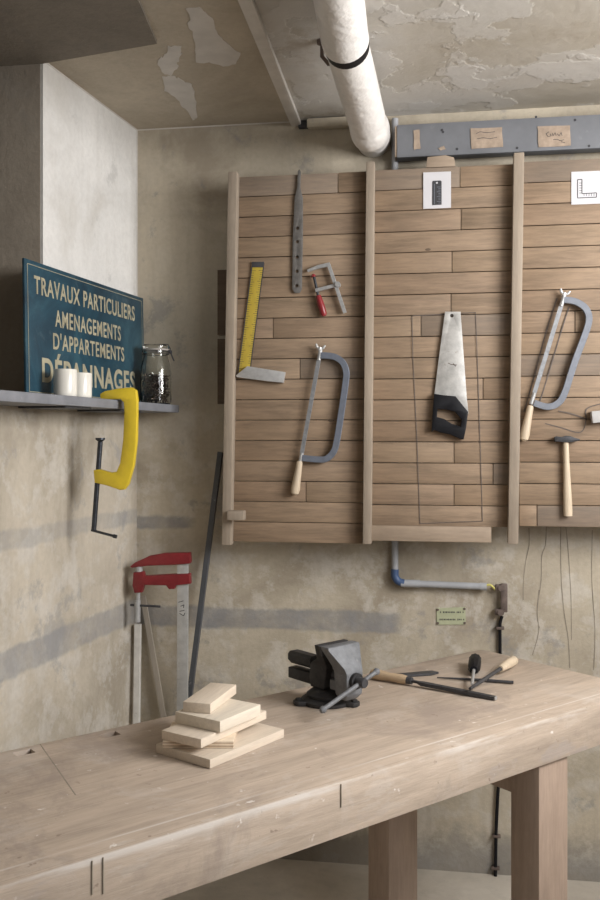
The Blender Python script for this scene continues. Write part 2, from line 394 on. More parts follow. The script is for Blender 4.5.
# ------------------------------------------------------------------ room shell
CEIL = 2.847
p43 = WL(43, 200, 0); y43 = p43.y
struct('floor', box((.75, -2.7, -.05), (4.4, 5.7, .1)), M['floor'])
wb = struct('wall_back', box((1.38, .06, CEIL / 2), (3.18, .12, CEIL)), M['wall'])
def wl_box(s0, s1, z0, z1, t=.15, d=0.0):    # slab along the left wall; s measured from the corner toward the camera
    a = LU * (-s0) + LN * d; b = LU * (-s1) + LN * d; c = b - LN * t; e = a - LN * t
    return prism([(a.x, a.y), (b.x, b.y), (c.x, c.y), (e.x, e.y)], z0, z1, 'z')
s43 = -p43.dot(LU)
SHZ = 1.754; SHT = .030
struct('wall_left', wl_box(0, 5.4, 0, SHZ - .01), M['wall_l'])
struct('wall_reveal', wl_box(0, s43, SHZ - .01, CEIL, .15), M['white'])
struct('wall_jamb', [box((p43.x - .32, y43 + .02, (SHZ + CEIL) / 2 - .005), (.62, .04, CEIL - SHZ + .01))], M['jamb'])
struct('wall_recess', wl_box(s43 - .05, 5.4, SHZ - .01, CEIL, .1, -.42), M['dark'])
q = Wz(244, -8, CEIL); q2 = Wz(297, 123, CEIL)
# the two halves of the ceiling meet along a batten
d = (q - q2).normalized(); far = q2 + d * 5.2; nearp = Vector((q2.x, .1, 0)) + Vector((.0, 0, 0))
struct('ceiling', prism([(-1.5, .1), (nearp.x, .1), (q2.x, q2.y), (far.x, far.y), (-1.5, far.y)], CEIL, CEIL + .1, 'z'), M['ceil'])
struct('ceiling_right', prism([(nearp.x, .1), (2.96, .1), (2.96, far.y), (far.x, far.y), (q2.x, q2.y)], CEIL, CEIL + .1, 'z'), M['peel'])
n2 = Vector((-d.y, d.x, 0)) * .02
struct('trim_1', prism([((q2 + n2).x, (q2 + n2).y), ((q2 - n2).x, (q2 - n2).y), ((far - n2).x, (far - n2).y), ((far + n2).x, (far + n2).y)], CEIL - .02, CEIL, 'z', .004), M['patch'])
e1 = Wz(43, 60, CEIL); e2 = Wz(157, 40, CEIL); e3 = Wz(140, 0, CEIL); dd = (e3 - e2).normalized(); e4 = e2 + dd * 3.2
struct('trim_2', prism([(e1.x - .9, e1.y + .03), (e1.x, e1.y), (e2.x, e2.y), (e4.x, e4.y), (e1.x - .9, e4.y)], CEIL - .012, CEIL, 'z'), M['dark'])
c0 = Wy(308, 124, -.01); c1 = Wy(352, 124, -.01)
struct('trim_3', box(((c0.x + c1.x) / 2, -.02, CEIL - .022), (c1.x - c0.x, .04, .034), 0, .004), M['wall'])
obj('gap', box((c0.x - .012, -.008, CEIL - .018), (.05, .018, .03), 0, .004), M['ink'], wb)
# right wall with the daylight window and an added fill opening, both out of frame
wr = 2.85
struct('wall_right', [box((wr + .06, -.45, CEIL / 2), (.12, .9, CEIL)), box((wr + .06, -4.45, CEIL / 2), (.12, 2.1, CEIL)), box((wr + .06, -2.265, CEIL / 2), (.12, .13, CEIL)),
                      box((wr + .06, -1.55, .9), (.12, 1.3, 1.8)), box((wr + .06, -1.55, 2.83), (.12, 1.3, .034)),
                      box((wr + .06, -2.865, .65), (.12, 1.07, 1.3)), box((wr + .06, -2.865, 2.75), (.12, 1.07, .194))], M['wall'])
def window(name, y0, y1, z0, z1):
    ym, zm_ = (y0 + y1) / 2, (z0 + z1) / 2
    struct(name, [box((wr + .06, y0 + .02, zm_), (.06, .038, z1 - z0 - .002)), box((wr + .06, y1 - .02, zm_), (.06, .038, z1 - z0 - .002)), box((wr + .06, ym, z0 + .02), (.06, y1 - y0 - .08, .038)),
                  box((wr + .06, ym, z1 - .02), (.06, y1 - y0 - .08, .038)), box((wr + .06, ym, zm_), (.05, .03, z1 - z0 - .08))], M['white_paint'])
window('window_1', -2.2, -.9, 1.8, 2.813)
window('added_fill_window', -3.4, -2.33, 1.3, 2.653)  # unseen window added to go with the side fill lamp
# pale patches where the ceiling paint has come away
def cpatch(pxs, z=CEIL):
    fine = []
    for (a, b), (c, d_) in zip(pxs, pxs[1:] + pxs[:1]):
        for k in range(4): fine.append((a + (c - a) * k / 4 + random.uniform(-1.2, 1.2), b + (d_ - b) * k / 4 + random.uniform(-1.2, 1.2)))
    pts = [Wz(a, b, z) for a, b in fine]; return prism([(p.x, p.y) for p in pts], z - .0015, z + .001, 'z')
ce = bpy.data.objects['ceiling']
obj('plaster_patch', cpatch([(186, 9), (200, 7), (208, 14), (215, 24), (217, 33), (226, 42), (240, 53), (237, 63), (226, 66), (212, 62), (197, 63), (196, 50), (193, 34), (188, 25), (190, 17)]), M['patch'], ce)
obj('plaster_patch', cpatch([(168, 46), (182, 47), (182, 54), (177, 62), (178, 68), (170, 75), (162, 72), (158, 64), (160, 57), (166, 54)]), M['patch'], ce)
obj('plaster_patch', cpatch([(163, 76), (172, 75), (180, 79), (192, 84), (195, 98), (198, 117), (193, 119), (183, 106), (175, 96), (164, 90)]), M['patch'], ce)
# pale bead of filler along the edges of the corner
def bead(parent, p, q, r=.0028): obj('filler_bead', tube([p, q], r, 6), M['patch'], parent)
bead(wb, Vector((.001, -.001, SHZ + .0)), Vector((.001, -.001, CEIL)))
bead(wb, Vector((0, -.001, CEIL - .001)), Vector((c0.x - .03, -.001, CEIL - .001)))
bead(bpy.data.objects['wall_reveal'], Vector((0.001, 0, CEIL - .001)), p43 * 1.0 + Vector((.001, 0, CEIL - .001 - p43.z)))
# cracks in the back wall
def crack(pxs, wpx=.42):
    pts = [Wy(a + random.uniform(-.5, .5), b, 0) for a, b in pxs]
    return tube([(p.x, -.0006, p.z) for p in smooth_path(pts, 3)], [wpx * .0036 * random.uniform(.6, 1.2) for _ in range(3 * (len(pts) - 1) + 1)], 6, rsec(1, .35), (0, -1, 0))
for pxs in ([(529, 528), (529, 545), (526, 560), (523, 580), (523, 600)], [(546, 527), (545, 545), (542, 556), (541, 580), (537, 610), (539, 632), (532, 655)],
            [(539, 590), (537, 615), (540, 628)], [(561, 527), (561, 560), (562, 590), (564, 615), (568, 640), (570, 668)], [(566, 527), (569, 560), (571, 600), (571, 640)],
            [(592, 530), (592, 580), (595, 630), (594, 670)]):
    obj('crack', crack(pxs), M['crack'], wb)

# ------------------------------------------------------------------ plank tool board
YB = -.15                                    # front of the planks
def B(px, py, off=0.0): return Wy(px, py, YB - off)
tb = thing('tool_board', 'wide wall board of reclaimed wooden planks split into three bays by uprights', 'tool board', (B(370, 545).x, 0, B(370, 545).z))
TB = tb.location
def planks(x0, x1, zs, joints, name='plank_panel'):
    bms = []
    for i in range(len(zs) - 1):
        zt, zb = zs[i], zs[i + 1]; xs = [x0] + joints.get(i, []) + [x1]
        for a, b in zip(xs, xs[1:]):
            j = random.uniform(-.0015, .0015)
            bms.append(box(((a + b) / 2, YB + .01 + j, (zt + zb) / 2), (b - a - .0025, .02, zt - zb - .0028), 0, .0012))
    return obj(name, bms, M['plank'], tb, shift=TB)
def rows(px, ytop, ybot, n):
    zt, zb = B(px, ytop).z, B(px, ybot).z; return [zt + (zb - zt) * i / n for i in range(n + 1)]
X = lambda px, py=350: B(px, py).x
zl = rows(300, 174, 543, 18)
planks(X(231), X(369), zl, {0: [X(338)], 7: [X(273)], 9: [X(300)], 15: [X(306)]})
zm = rows(440, 167, 526.5, 17)
planks(X(370), X(518), zm, {0: [X(460)], 2: [X(461)], 4: [X(452)], 6: [X(451)], 7: [X(421)], 10: [X(483)], 13: [X(454)], 14: [X(493)], 15: [X(454)]})
zr = rows(560, 160, 527, 17)
planks(X(519), X(660), zr, {1: [X(596)], 7: [X(575)], 10: [X(633)], 12: [X(621)], 16: [X(537)], 5: [X(611)]})
def upright(pt, pb, wpx, y1=YB - .047):
    a = B(*pt, .04); b = B(*pb, .04); h = wpx * .0037 / 2
    return prism([(a.x - h, a.z), (a.x + h, a.z), (b.x + h, b.z), (b.x - h, b.z)], y1, YB - .0015, 'y', .002)
obj('upright', upright((233, 172), (226.5, 545), 9), M['upright'], tb, shift=TB)
obj('upright', upright((370.5, 162), (367, 544), 8), M['upright'], tb, shift=TB)
obj('upright', upright((519, 153), (513, 544), 9.5), M['upright'], tb, shift=TB)
zb = B(430, 534, .02); obj('bottom_rail', box(((X(372) + X(491)) / 2, YB - .011, zb.z), (X(491) - X(372), .02, .055), 0, .002), M['railw'], tb, shift=TB)
pk = B(236, 515, .06); obj('peg_block', box((pk.x + .004, YB - .07, pk.z), (.062, .042, .034), 0, .003), M['upright'], tb, shift=TB)
obj('back_batten', [box(((X(217) + X(232)) / 2 + .01, YB + .04, (B(225, 267).z + B(225, 405).z) / 2 + dz), (X(232) - X(217) + .03, .025, .245)) for dz in (-.13, .13)], M['darkwood'], tb, shift=TB)
for (pa, pb) in (((280, 180), (330, 180)), ((440, 180), (500, 180)), ((560, 180), (640, 180))):   # battens that hold it off the wall
    a = B(*pa); b = B(*pb)
    obj('wall_batten', box(((a.x + b.x) / 2, (YB + .02) / 2 - .0003, 1.95), (.05, -(YB + .02) - .0014, 1.2)), M['darkwood'], tb, shift=TB)
for h, v, r_ in ((428, 249.5, .007), (525, 183, .006), (331, 420.5, .008)):
    kp = B(h, v); obj('knot', lathe([(0, -.0012), (r_, -.0012), (r_ * .9, .001), (0, .001)], 9, mat=Matrix.Translation((kp.x, YB - .001, kp.z)) @ Matrix.Diagonal((1.5, 1, .62, 1)) @ Matrix.Rotation(R(90), 4, 'X')), M['darkwood'], tb, shift=TB)
def marks(paths, wpx=.5, mat='pencil', sm=1):
    out = []
    for pxs in paths:
        pts = [B(a, b, 0) for a, b in pxs]; pts = smooth_path(pts, sm) if sm > 1 else pts
        out.append(tube([(p.x, YB - .0022, p.z) for p in pts], wpx * .0037, 4, rsec(1, .25), (0, -1, 0)))
    return out
obj('pencil_outline', marks([[(412, 316), (475.5, 312.5), (477, 350), (480, 440), (482.5, 521), (420, 523.5), (417, 440), (413, 360), (412, 316)]], .3), M['pencil'], tb, shift=TB)
obj('pencil_outline', marks([[(557, 298), (545, 335), (533, 380), (524, 412)], [(569, 307), (560, 335), (549, 372), (540, 401)]], .5), M['pencil'], tb, shift=TB)
obj('pencil_outline', marks([[(558, 411), (572, 414), (587, 419.5)], [(545, 423.5), (562, 428), (577, 432.5), (583, 430), (586, 420), (586.5, 409), (600, 404), (620, 400)]], .45, sm=4), M['pencil'], tb, shift=TB)

# ------------------------------------------------------------------ things on the board
def hung(name, label, cat, px, py, group=None):
    o = B(px, py, .0025); t = thing(name, label, cat, tuple(o), 0, group)
    return t, (lambda a, b, d=0.0: Vector((B(a, b, .0025 + d).x - o.x, -d, B(a, b, .0025 + d).z - o.z)))
def U(L, pts, d=0.0): return [(L(a, b, d).x, L(a, b, d).z) for a, b in pts]
PX = .00372

t, L = hung('flat_iron_strap', 'grey flat iron strap with five holes hanging in the left bay', 'iron strap', 297, 245)
out = [(295, 198), (297.5, 188), (298, 172), (299.5, 169.5), (301, 172), (300.5, 188), (303, 198), (303, 240), (302, 289), (300, 293), (295, 293.3), (292.5, 289), (293, 240)]
obj('strap_bar', plate([U(L, out)] + [circ(*U(L, [(h, v)])[0], 1.7 * PX) for h, v in ((297.8, 228.5), (297.6, 242), (297.4, 257.3), (297.3, 271.5), (297, 286))], .006, .0003, -.007), M['strap'], t)
obj('nail', tube([L(299.5, 173.5, -.0035), L(299.5, 173.5, .0015)], .002, 8), M['steel'], t)

t, L = hung('try_square', 'yellow ruled try square with aluminium stock hanging in the left bay', 'try square', 250, 330)
obj('blade', plate([U(L, [(252.5, 263), (264, 263), (250.3, 368.5), (238, 374)])], .0025, .0004, -.0035), M['rule'], t)
obj('blade_end', plate([U(L, [(252, 262), (264.3, 262), (263.6, 267.5), (251.6, 267.5)])], .004, .0005, -.0055), M['ink'], t)
mk = []
for i in range(44):
    f = .07 + .9 * i / 44; le = 4.0 if i % 5 == 0 else 2.3
    for e0, e1, sg in (((252.5, 263), (238, 374), 1), ((264, 263), (250.3, 368.5), -1)):
        a = (e0[0] + (e1[0] - e0[0]) * f + sg * .4, e0[1] + (e1[1] - e0[1]) * f); b = (a[0] + sg * le, a[1] + sg * le * -.02)
        mk.append(tube([L(*a, .0038), L(*b, .0038)], .0007, 4, rsec(1, .3)))
for e0, e1 in (((252.5, 263), (238, 374)), ((264, 263), (250.3, 368.5))): mk.append(tube([L(*e0, .0036), L(*e1, .0036)], .0016, 4, rsec(1, .3)))
obj('rule_marks', mk, M['ink'], t)
obj('stock', plate([U(L, [(236.8, 376), (248.5, 366.5), (286, 372.5), (284, 383), (268, 381.5), (238, 377.5)])], .02, .0015, -.021), M['alu'], t)

t, L = hung('small_bar_clamp', 'small grey bar clamp with red wooden handle hanging in the left bay', 'clamp', 328, 290)
obj('bar', tube([L(328.6, 264.5, .0132), L(345, 313, .0132)], 1.0, 8, rsec(.0066, .004)), M['steel'], t)
obj('fixed_arm', tube([L(307.5, 271, .0132), L(318, 267, .0132), L(330, 264.3, .0132)], [.75, .95, 1.1], 8, rsec(.0066, .005)), M['steel'], t)
obj('sliding_arm', [tube([L(315.5, 290.5, .0132), L(339, 284.5, .0132)], 1.0, 8, rsec(.0062, .006)), lathe([(0, -.008), (.010, -.008), (.010, .0132), (0, .0132)], 16, mat=Matrix.Translation(L(338, 284.8, .0132)) @ Matrix.Rotation(R(90), 4, 'X'))], M['steel'], t)
obj('screw', tube([L(313.6, 275, .0132), L(318.4, 297, .0132)], .0052, 10), M['screw'], t)
obj('pad', lathe([(0, -.006), (.0085, -.006), (.0085, 0), (.005, .005), (0, .005)], 14, mat=along(L(313.3, 275.5, .0132), L(312.5, 272, .0132))), M['redh'], t)
obj('handle', turned(L(318.2, 295.5, .0132), L(324.4, 316, .0132), [(0, 0), (.009, .0), (.0105, .1), (.0125, .5), (.0115, .9), (.007, 1), (0, 1)]), M['redh'], t)

def hacksaw(name, label, px, py, blade, frame, nut, handle, fm, g=None):
    t, L = hung(name, label, 'hacksaw', px, py, g)
    D = .018
    pts = smooth_path([L(a, b, D) for a, b in frame], 5)
    obj('frame', tube(pts, 1.0, 8, rsec(.0115, .0075)), M[fm], t)
    b0, b1 = L(*blade[0], D), L(*blade[1], D)
    obj('blade', tube([b0, b1], 1.0, 8, rsec(.0075, .0018)), M['blade2'], t)
    obj('blade_clip', tube([b0 + (b0 - b1).normalized() * .028, b0 - (b0 - b1).normalized() * .012], .0075, 10), M['steel'], t)
    obj('blade_clip', tube([b1 - (b1 - b0).normalized() * .012, b1 + (b1 - b0).normalized() * .03], .0075, 10), M['steel'], t)
    n = L(*nut, D); d = (b0 - b1).normalized(); s = Vector((d.z, 0, -d.x))
    obj('wing_nut', [lathe([(0, 0), (.008, 0), (.007, .012), (0, .014)], 12, mat=along(n, n + d))] +
        [tube([n + d * .004, n + d * .012 + s * k * .012, n + d * .022 + s * k * .017], [.004, .0052, .0035], 8) for k in (-1, 1)], M['alu'], t)
    h0, h1 = L(*handle[0], D), L(*handle[1], D)
    obj('handle', turned(h0, h1, [(0, 0), (.0095, 0), (.0115, .06), (.0125, .25), (.0145, .55), (.017, .82), (.0145, .95), (.007, 1), (0, 1)]), M['lightwood'], t)
    return t
hacksaw('hacksaw', 'dark blue-grey framed hacksaw with pale wooden handle hanging in the left bay', 320, 410, [(319.3, 357), (301.3, 456)],
        [(321, 355.5), (328, 355.8), (336, 357.5), (343, 363), (346.3, 372), (345.5, 384), (341, 415), (337, 440), (334, 451), (327, 458.5), (318, 459.5), (302.5, 458)], (319.6, 350.5), [(299.8, 461), (294.5, 495)], 'sawframe')
hacksaw('hacksaw', 'pale blue-grey framed hacksaw with wooden handle hanging in the right bay above the hammer', 556, 350, [(562, 303), (533.4, 396)],
        [(563.8, 300), (570, 300.5), (577, 302.5), (585, 308), (588.8, 317), (586.5, 330), (574.3, 363), (564.5, 393), (557.5, 403.5), (547, 406.8), (534, 403)], (563.6, 296), [(530.6, 405.5), (523.5, 441)], 'sawframe2')

t, L = hung('hand_saw', 'hand saw with tapering steel blade and black handle hanging in the middle bay', 'hand saw', 452, 380)
obj('blade', plate([U(L, [(445, 312), (460.5, 312), (462.5, 340), (466.5, 395), (468.5, 414), (455, 400), (434, 398), (438, 365)]), circ(*U(L, [(451.8, 316)])[0], 1.7 * PX)], .002, .0002, -.009), M['blade'], t)
obj('handle', plate([U(L, [(434, 394), (444, 395.5), (455.5, 396.5), (468, 412), (466, 428), (463.5, 439.5), (459, 438.5), (450, 434.5), (440, 432.5), (434.5, 430), (431.5, 432), (432.5, 415)]),
                     U(L, [(437.5, 409), (447, 410), (455, 412), (461.5, 420), (460.5, 426.5), (452, 424), (444, 419), (437, 417)])], .024, .003, -.025), M['black'], t)
obj('nail', tube([L(451.8, 315.3, -.003), L(451.8, 315.3, .0015)], .002, 8), M['steel'], t)

obj('rust_mark', [tube([L(*p, .0095), L(*q, .0095)], .0012, 4, rsec(1, .3)) for p, q in (((448, 363), (452, 364.8)), ((451, 364.5), (457, 365)), ((453, 363.5), (456, 366.5)))], M['rust'], t)
t, L = hung('hammer', 'small hammer with dark steel head and wooden handle hanging in the right bay', 'hammer', 566, 475)
obj('head', plate([U(L, [(553.5, 437), (556, 436.2), (561, 437), (565, 435.8), (569.5, 436), (573, 437.4), (579.5, 439.4), (578, 440.6), (570, 442.4), (563, 442.3), (557, 441.6), (554, 441.5)])], .022, .002, -.026), M['darksteel'], t)
hp = [L(565.6, 437, .015), L(566, 448, .015), L(566.6, 465, .015), L(567.3, 490, .015), L(567.9, 510, .015), L(568.1, 516, .015)]
obj('handle', tube(hp, [.0095, .0095, .0105, .0135, .0155, .0145], 12, [(math.cos(a * math.pi / 6), .72 * math.sin(a * math.pi / 6)) for a in range(12)]), M['lightwood'], t)

t, L = hung('wood_block', 'pale grey painted wood block fixed beside the hammer at the right edge', 'wood block', 606, 415)
obj('block', plate([U(L, [(591, 411.5), (626, 408), (627.5, 419.5), (592.5, 423.2)], .03)], .04, .0015, -.041), M['white_paint'], t)

def card(px0, py0, px1, py1, label, draw):
    t, L = hung('picture_card', label, 'card', (px0 + px1) / 2, (py0 + py1) / 2, 'pictogram cards on the tool board')
    obj('sheet', plate([U(L, [(px0, py0), (px1, py0 - (px1 - px0) * .04), (px1, py1 - (px1 - px0) * .04), (px0, py1)])], .0012, 0, -.0015), M['card'], t)
    draw(t, L)
def d1(t, L):
    o = U(L, [(432.2, 182), (433, 181), (440.5, 180.6), (441.6, 181.6), (441.6, 204.8), (432.2, 205.3)])
    obj('ruler_picture', [plate([o, circ(*U(L, [(437, 183)])[0], 1.0 * PX)], .0006, 0, -.0023)], M['ink'], t)
    obj('ruler_ticks', [tube([L(440.8 - (2.4 if i % 3 else 4), 187 + i * 1.6, .0027), L(440.8, 187 + i * 1.6, .0027)], .0008, 4, rsec(1, .3)) for i in range(11)] + [tube([L(434.3, 184, .0027), L(434.3, 204, .0027)], .0011, 4, rsec(1, .3))], M['sawframe2'], t)
card(423.3, 172.6, 451, 209, 'white card with a dark ruler picture, pinned high in the middle bay', d1)
def d2(t, L):
    pts = [(577.6, 179.6), (582, 179.4), (582, 193.6), (596.5, 192.8), (596.5, 197.2), (577.6, 198)]
    seg = [tube([L(*a, .002), L(*b, .002)], .0013, 4, rsec(1, .3)) for a, b in zip(pts, pts[1:] + pts[:1])]
    seg += [tube([L(579.2, 183 + i * 2.5, .002), L(582, 183 + i * 2.5, .002)], .0007, 4, rsec(1, .3)) for i in range(5)]
    seg += [tube([L(584 + i * 2.5, 193.4, .002), L(584 + i * 2.5, 196, .002)], .0007, 4, rsec(1, .3)) for i in range(5)]
    obj('square_picture', seg, M['ink'], t)
card(571.3, 172, 607, 204.8, 'white card with a drawn set square, pinned high in the right bay', d2)

# ------------------------------------------------------------------ grey board above, its paper notes
yf = -.095
a = Wy(397, 125, yf); b = Wy(397, 157.5, yf); xr = 2.75
t = thing('painted_beam', 'long grey-blue painted board fixed under the ceiling above the tool board', 'beam', (a.x, 0, b.z))
obj('board', box(((a.x + xr) / 2 - a.x, (yf - .04) / 2, (a.z - b.z) / 2), (xr - a.x, -.04 - yf, a.z - b.z), 0, .002), M['greypaint'], t)
obj('end_face', box((-.0045, (yf - .04) / 2, (a.z - b.z) / 2), (.007, -.046 - yf, a.z - b.z - .006), 0, .001), M['railw'], t)
obj('nail_hole', [lathe([(0, -.001), (.0045, -.001), (.0045, .0015), (0, .0015)], 10, mat=Matrix.Translation((Wy(h, v, yf).x - a.x, yf, Wy(h, v, yf).z - b.z)) @ Matrix.Rotation(R(90), 4, 'X')) for h, v in ((443, 132), (517, 148), (589, 146), (536, 117), (457, 149), (442, 130), (575, 120))], M['ink'], t)
obj('bracket', box((.02, -.02, (a.z - b.z) / 2), (.05, .034, .1)), M['darkwood'], t)
def note(pxs, label, scr):
    c = Wy(sum(p[0] for p in pxs) / len(pxs), sum(p[1] for p in pxs) / len(pxs), yf)
    t = thing('paper_label', label, 'paper label', (c.x, yf - .0015, c.z), 0, 'torn paper labels on the beam')
    f = lambda p: (Wy(*p, yf).x - c.x, Wy(*p, yf).z - c.z)
    pts = []
    for p, q in zip(pxs, pxs[1:] + pxs[:1]):
        for k in range(4): pts.append(f((p[0] + (q[0] - p[0]) * k / 4 + random.uniform(-.35, .35), p[1] + (q[1] - p[1]) * k / 4 + random.uniform(-.35, .35))))
    obj('sheet', plate([pts], .0014, 0, -.0014), M['paper'], t)
    if scr: obj('handwriting', [tube([(f(p)[0], -.0018, f(p)[1]) for p in s], .0011, 4, rsec(1, .3)) for s in scr], M['pencil'], t)
note([(470.5, 128.5), (502, 127.5), (503, 147), (471.5, 149)], 'torn brown paper label with faded writing, left of the two larger labels on the beam',
     [[(476, 134), (480, 132), (486, 133), (495, 132)], [(477, 139), (483, 138), (490, 139), (497, 137.5)]])
note([(537.5, 126.5), (570, 125.5), (571, 146), (538.5, 147.5)], 'torn brown paper label with pencil handwriting, right of the two larger labels on the beam',
     [[(549, 132), (546, 134), (548, 137), (551, 136), (550, 134)], [(552, 133), (553, 136), (555, 133), (556, 136)], [(557, 134), (559, 136), (561, 133), (562, 136)],
      [(553, 140), (557, 139.5), (560, 141), (564, 140)], [(561, 142), (565, 143)]])
note([(413.5, 130.5), (419.5, 130), (420.5, 149), (414, 150)], 'narrow torn brown paper scrap near the left end of the beam', None)
note([(438.5, 148), (444, 146), (445.5, 149.5), (440, 150.5)], 'tiny brown paper scrap low on the beam between two labels', None)
c = Wy(440, 159.5, YB + .04)
tag(obj('wood_offcut', prism([(-.05, -.02), (.055, -.02), (.05, .012), (.02, .022), (-.045, .018)], -.014, .028, 'y', .002), M['railw'], loc=(c.x, YB + .02, zm[0] + .022)), 'small broken wood offcut wedged between beam and top of the tool board', 'wood offcut')

# ------------------------------------------------------------------ drain pipe under the ceiling
p0 = Wd(333, -40, 2.22); p1 = Wd(345.5, 41, 2.60); p2 = Wd(365.5, 115, 3.05)
t = thing('drain_pipe', 'thick white wrapped drain pipe running under the ceiling to the back wall', 'pipe', tuple(p2))
ax = (p2 - p1).normalized(); ax0 = (p1 - p0).normalized()
obj('upper_pipe', tube([p0 - p2, p1 - p2 - ax * .02, p1 - p2], [.066, .068, .068], 32), M['pvc'], t)
obj('joint_ring', tube([p1 - p2 + ax * .0005, p1 - p2 + ax * .04], [.0672, .064], 32), M['black'], t)
dn = Vector((0, .05, -.02))
el = [p1 - p2 + ax * .0405, (p1 - p2) * .5] + smooth_path([Vector((0, 0, 0)), ax * .05 + Vector((0, .0, -.003)), ax * .085 + Vector((0, .012, -.012)), ax * .10 + Vector((0, .05, .0)), ax * .10 + Vector((0, .11, .04)), Vector((-.004, -.003 - p2.y, (ax * .1).z + .06))], 5)
rip = [.0635 + (.0008 if i % 2 else 0) for i in range(len(el))]
obj('lower_pipe', tube(el, rip, 32, up=(1, 0, 0)), M['pvc'], t)
e = Wz(322, 40, CEIL); tag(obj('pipe_hanger', [tube([(0, 0, -.001), (0, 0, -.05), (.02, .0, -.075), (.05, .0, -.07)], .006, 8), lathe([(0, -.012), (.016, -.012), (.016, -.001), (0, -.001)], 12)], M['rust'], loc=(e.x - .0, e.y, CEIL)), 'small rusty hook in the ceiling beside the white drain pipe', 'pipe hook')

# ------------------------------------------------------------------ conduit, cable and plate on the back wall
yc = -.024
c = Wy(395, 545, yc); t = thing('conduit_pipe', 'grey conduit with blue elbow coming down from behind the tool board', 'conduit', (c.x, yc, Wy(395, 583, yc).z))
o = t.location; zt = CEIL - .02 - o.z
V = lambda px, py: Wy(px, py, yc) - o
obj('vertical_pipe', tube([(0, 0, V(395, 571).z), (0, 0, zt)], .0125, 16), M['conduit'], t)
obj('elbow', tube(smooth_path([(0, 0, V(395, 569).z), (0, 0, V(395, 576).z), (.012, 0, V(395, 581).z), (.034, 0, 0)], 5), .0145, 16), M['blue'], t)
h1 = V(486, 583); obj('horizontal_pipe', tube([(.03, 0, 0), (h1.x, 0, -.005)], .0125, 16), M['conduit'], t)
obj('coupling', [tube([(V(401, 583).x, 0, 0), (V(420, 583).x, 0, -.001)], .0145, 16)], M['conduit'], t)
obj('coupling', [tube([(V(480, 583).x, 0, -.005), (h1.x + .002, 0, -.005)], .0142, 16)], M['conduit'], t)
obj('wire', tube(smooth_path([(h1.x - .01, 0, -.004), V(490, 585) + Vector((0, 0, 0)), V(496, 590)], 5), .004, 8), M['ygwire'], t)
c = Wy(503, 600, yc); t = thing('junction_bracket', 'rusty brown metal wall clamps where the conduit wire meets the black cable', 'bracket', (c.x, yc, c.z)); o = t.location
obj('plate', box((0.004, 0, .008), (.024, .018, .105), 0, .003), M['rust'], t)
obj('clamp', [tube([(-.006, -.012, z), (-.006, .023, z)], .012, 14) for z in (.045,)] + [box((-.014, .004, .045), (.03, .02, .022), 0, .003)], M['rust'], t)
obj('clamp', [tube([(-.008, -.012, z), (-.008, .023, z)], .012, 14) for z in (-.045,)] + [box((-.014, .004, -.045), (.03, .02, .022), 0, .003)], M['rust'], t)
c = Wy(501, 620, -.012); t = thing('power_cable', 'black cable running down the back wall behind the workbench', 'cable', (c.x, -.012, c.z)); o = t.location
K = lambda px, py: (Wy(px, py, -.012).x - o.x, 0, Wy(px, py, -.012).z - o.z)
obj('cord', tube(smooth_path([K(502, 616), K(500, 624), K(500, 640), K(500, 700), K(499, 770), K(497.5, 800), K(496, 835), K(495.5, 876)], 4), .0062, 10), M['black'], t)
for (h, v) in ((500, 628), (496.5, 836), (495.5, 868)):
    obj('clip', box((K(h, v)[0], .001, K(h, v)[2]), (.03, .02, .01), 0, .002), M['rust'], t)
c = Wy(450, 617, -.001); t = thing('label_plate', 'small pale green plate with two lines of print on the back wall under the conduit', 'plate', (c.x, -.0012, c.z)); o = t.location
f = lambda p: (Wy(*p, 0).x - o.x, Wy(*p, 0).z - o.z)
obj('plate', plate([[f((436.5, 608)), f((465.5, 607)), f((465.7, 624.3)), f((436.8, 624.6))]], .002, 0, -.002), M['greenplate'], t)
ln = []
for y, xs in ((612.2, (440, 463)), (619.5, (439.5, 463.5))):
    x = xs[0]; nfirst = len(ln)
    while x < xs[1]:
        wdt = random.uniform(.8, 1.5); a_, b_ = f((x, y - 1)), f((x + wdt, y + .7))
        if random.random() > .12: ln.append(box(((a_[0] + b_[0]) / 2, -.0024, (a_[1] + b_[1]) / 2), (abs(b_[0] - a_[0]) * .75, .0006, abs(a_[1] - b_[1]) * random.uniform(.8, 1.1))))
        x += wdt + .35
obj('print_line', ln[:nfirst], M['ink'], t); obj('print_line', ln[nfirst:], M['ink'], t)
for p in ((437.8, 609.6), (464.4, 608.8), (464.6, 622.8), (437.8, 623)):
    obj('screw', lathe([(0, 0), (.005, 0), (.004, .002), (0, .0025)], 10, mat=Matrix.Translation((f(p)[0], -.002, f(p)[1])) @ Matrix.Rotation(R(90), 4, 'X')), M['rust'], t)

# ------------------------------------------------------------------ shelf on the left wall and what stands on it
t = thing('wall_shelf', 'grey painted plank shelf on the left wall reaching into the corner', 'shelf', (0, 0, SHZ - SHT))
LR = -LA                                     # local frame: +x away from the wall, -y toward the camera
def Lw(s, d, z): p = LU * (-s) + LN * d; return Vector((p.x, p.y, z))
SD = .188
t.rotation_euler.z = LR
obj('board', box((SD / 2 + .001, -.88, SHT / 2), (SD, 1.72, SHT), 0, .003), M['shelf'], t)
for s in (.42, .78): obj('bracket', box((SD * .5 + .001, -s, -.0035), (SD * .86, .16, .006), 0, .001), M['darksteel'], t)

